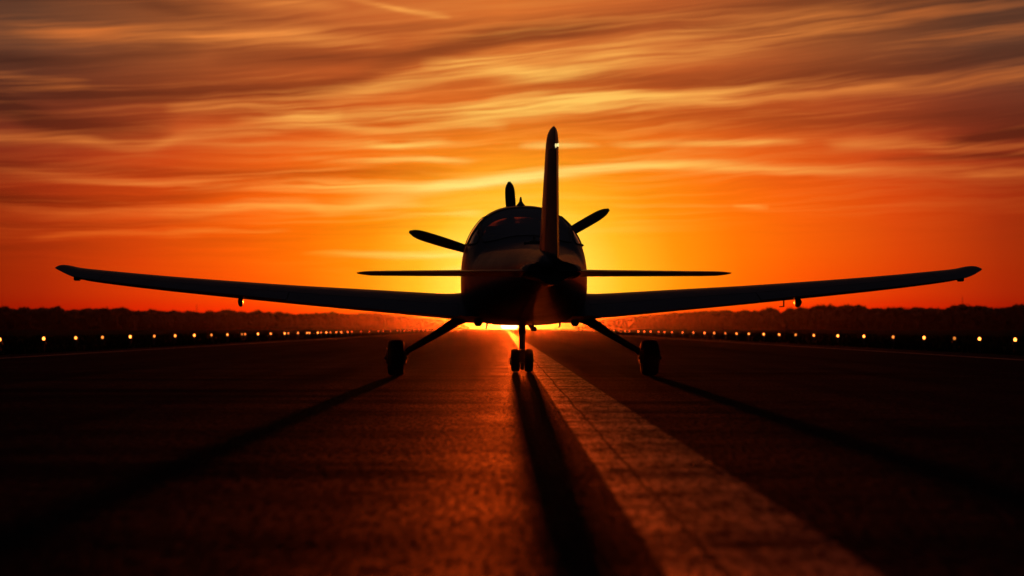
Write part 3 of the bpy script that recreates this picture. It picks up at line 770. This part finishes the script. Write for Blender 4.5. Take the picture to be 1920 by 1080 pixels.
# landing gear
for sg in (-1, 1):
    g_ = MB().tube([(sg*.60,.0,.66),(sg*.74,.0,.60),(sg*.95,.0,.465),(sg*1.15,.0,.345),(sg*1.26,.0,.285),(sg*1.30,.0,.24)], [(.055,.060),(.050,.055),(.040,.042),(.034,.036),(.034,.034),(.030,.032)], 16).build('main_gear_leg', M['metal'], PLANE)
    cx = sg*1.40
    prof_t = [(-.062,.105),(-.082,.125),(-.090,.150),(-.088,.172),(-.078,.185),(-.062,.194),(-.042,.1995),(-.02,.2025),(.02,.2025),(.042,.1995),(.062,.194),(.078,.185),(.088,.172),(.090,.150),(.082,.125),(.062,.105)]
    MB().lathe_x(prof_t, (cx,0,.20), 48).build('tyre', M['rubber'], g_)
    MB().lathe_x([(-.075,.03),(-.078,.075),(-.066,.108),(-.03,.108),(.03,.108),(.066,.108),(.078,.075),(.075,.03)], (cx,0,.20), 32).build('rim', M['alloy'], g_)
    MB().lathe_x([(-.128,.008),(-.124,.022),(-.105,.024),(-.105,.014),(.105,.014),(.105,.026),(.128,.022),(.132,.008)], (cx,0,.20), 16).build('axle', M['metal'], g_)
    MB().lathe_x([(-.006,.0),(-.006,.088),(.006,.088),(.006,0)], (cx+sg*.100,0,.22), 28).build('hub_cap', M['metal'], g_)
    MB().box(cx-sg*.094-.018, cx-sg*.094+.018, -.075,.06,.135,.275,.008).build('brake_caliper', M['metal'], g_)
# nose gear
nx, ny = .060, 1.70
ng = MB().tube([(nx,ny-.02,.66),(nx,ny-.02,.45)], .044, 16).tube([(nx,ny-.02,.46),(nx,ny-.01,.34),(nx,ny,.24)], [.036,.036,.04], 16)
ng.tube([(nx,ny-.075,.44),(nx,ny-.13,.36),(nx,ny-.075,.29)], [(.014,.02),(.016,.022),(.014,.02)], 8)
ng = ng.build('nose_gear_leg', M['metal'], PLANE)
MB().box(nx-.021,nx+.021,ny-.07,ny+.05,.025,.12,.010).box(nx-.040,nx+.040,ny-.065,ny+.045,.115,.275,.014).build('nose_fork', M['metal'], ng)
for sg in (-1, 1):
    cx = nx + sg*.080
    MB().lathe_x([(-.036,.065),(-.048,.085),(-.052,.105),(-.047,.124),(-.030,.136),(-.010,.139),(.010,.139),(.030,.136),(.047,.124),(.052,.105),(.048,.085),(.036,.065)], (cx,ny,.1385), 36).build('nose_tyre', M['rubber'], ng)
    MB().lathe_x([(-.03,.012),(-.034,.066),(.034,.066),(.03,.012)], (cx,ny,.1385), 24).build('nose_rim', M['alloy'], ng)
MB().tube([(nx-.145,ny,.1385),(nx+.145,ny,.1385)], .014, 10).build('nose_axle', M['metal'], ng)
MB().tube([(nx-.142,ny-.04,.09),(nx-.142,ny-.02,.17)], .010, 8).build('tow_peg', M['metal'], ng)

# propeller
HUBX, HUBY, HUBZ = .0, 2.58, 1.325
sp = MB().lathe_y([(-.10,.15),(-.02,.152),(.06,.145),(.14,.12),(.22,.08),(.28,.035),(.30,.008)], (HUBX,HUBY,HUBZ), 28).build('spinner', M['blade'], PLANE)
def blade(ang, length):
    ca, sa = math.cos(R(ang)), math.sin(R(ang)); rs = []
    for i in range(22):
        t = i/21; r = .10 + (length-.10)*t
        ch = .05 + .085*math.sin(PI*.70*min(1, t*1.05)**1.1)
        if t > .86: ch *= math.sqrt(max(0.0, 1-((t-.86)/.145)**2))
        th = .045*(1-t)**1.3 + .010; tw = R(50 - 36*t**.7); ring = []
        for k in range(14):
            a = 2*PI*k/14; u = math.cos(a)*ch/2; v = math.sin(a)*th/2
            uu = u*math.cos(tw) - v*math.sin(tw); vv = u*math.sin(tw) + v*math.cos(tw)
            # radial axis r, tangential axis uu, fore-aft vv
            ring.append(Vector((HUBX + ca*r - sa*uu, HUBY + vv, HUBZ + sa*r + ca*uu)))
        rs.append(ring)
    MB().rings(rs).build('propeller_blade', M['blade'], sp)
blade(30, 1.37); blade(163, 1.37)
BLADE_UP = True
if BLADE_UP: blade(93.5, 1.03)

# ------------------------------------------------------------------ haze
HAZE = 1.05e-5
if HAZE:
    hb = MB().box(-1750, 1750, -70, 2650, -1.1, 22, 0).build('haze', None, None, False)
    hm = bpy.data.materials.new('haze'); hm.use_nodes = True; T = NT(hm.node_tree); T.n.clear()
    pv = T.node('ShaderNodeVolumePrincipled'); pv.inputs['Color'].default_value = (.95,.8,.7,1)
    pv.inputs['Density'].default_value = HAZE; pv.inputs['Anisotropy'].default_value = .975
    ou = T.node('ShaderNodeOutputMaterial'); T.l.new(pv.outputs[0], ou.inputs['Volume'])
    hb.data.materials.clear(); hb.data.materials.append(hm); tag(hb, 'thin warm haze glowing around the low sun', 'haze', kind='stuff')
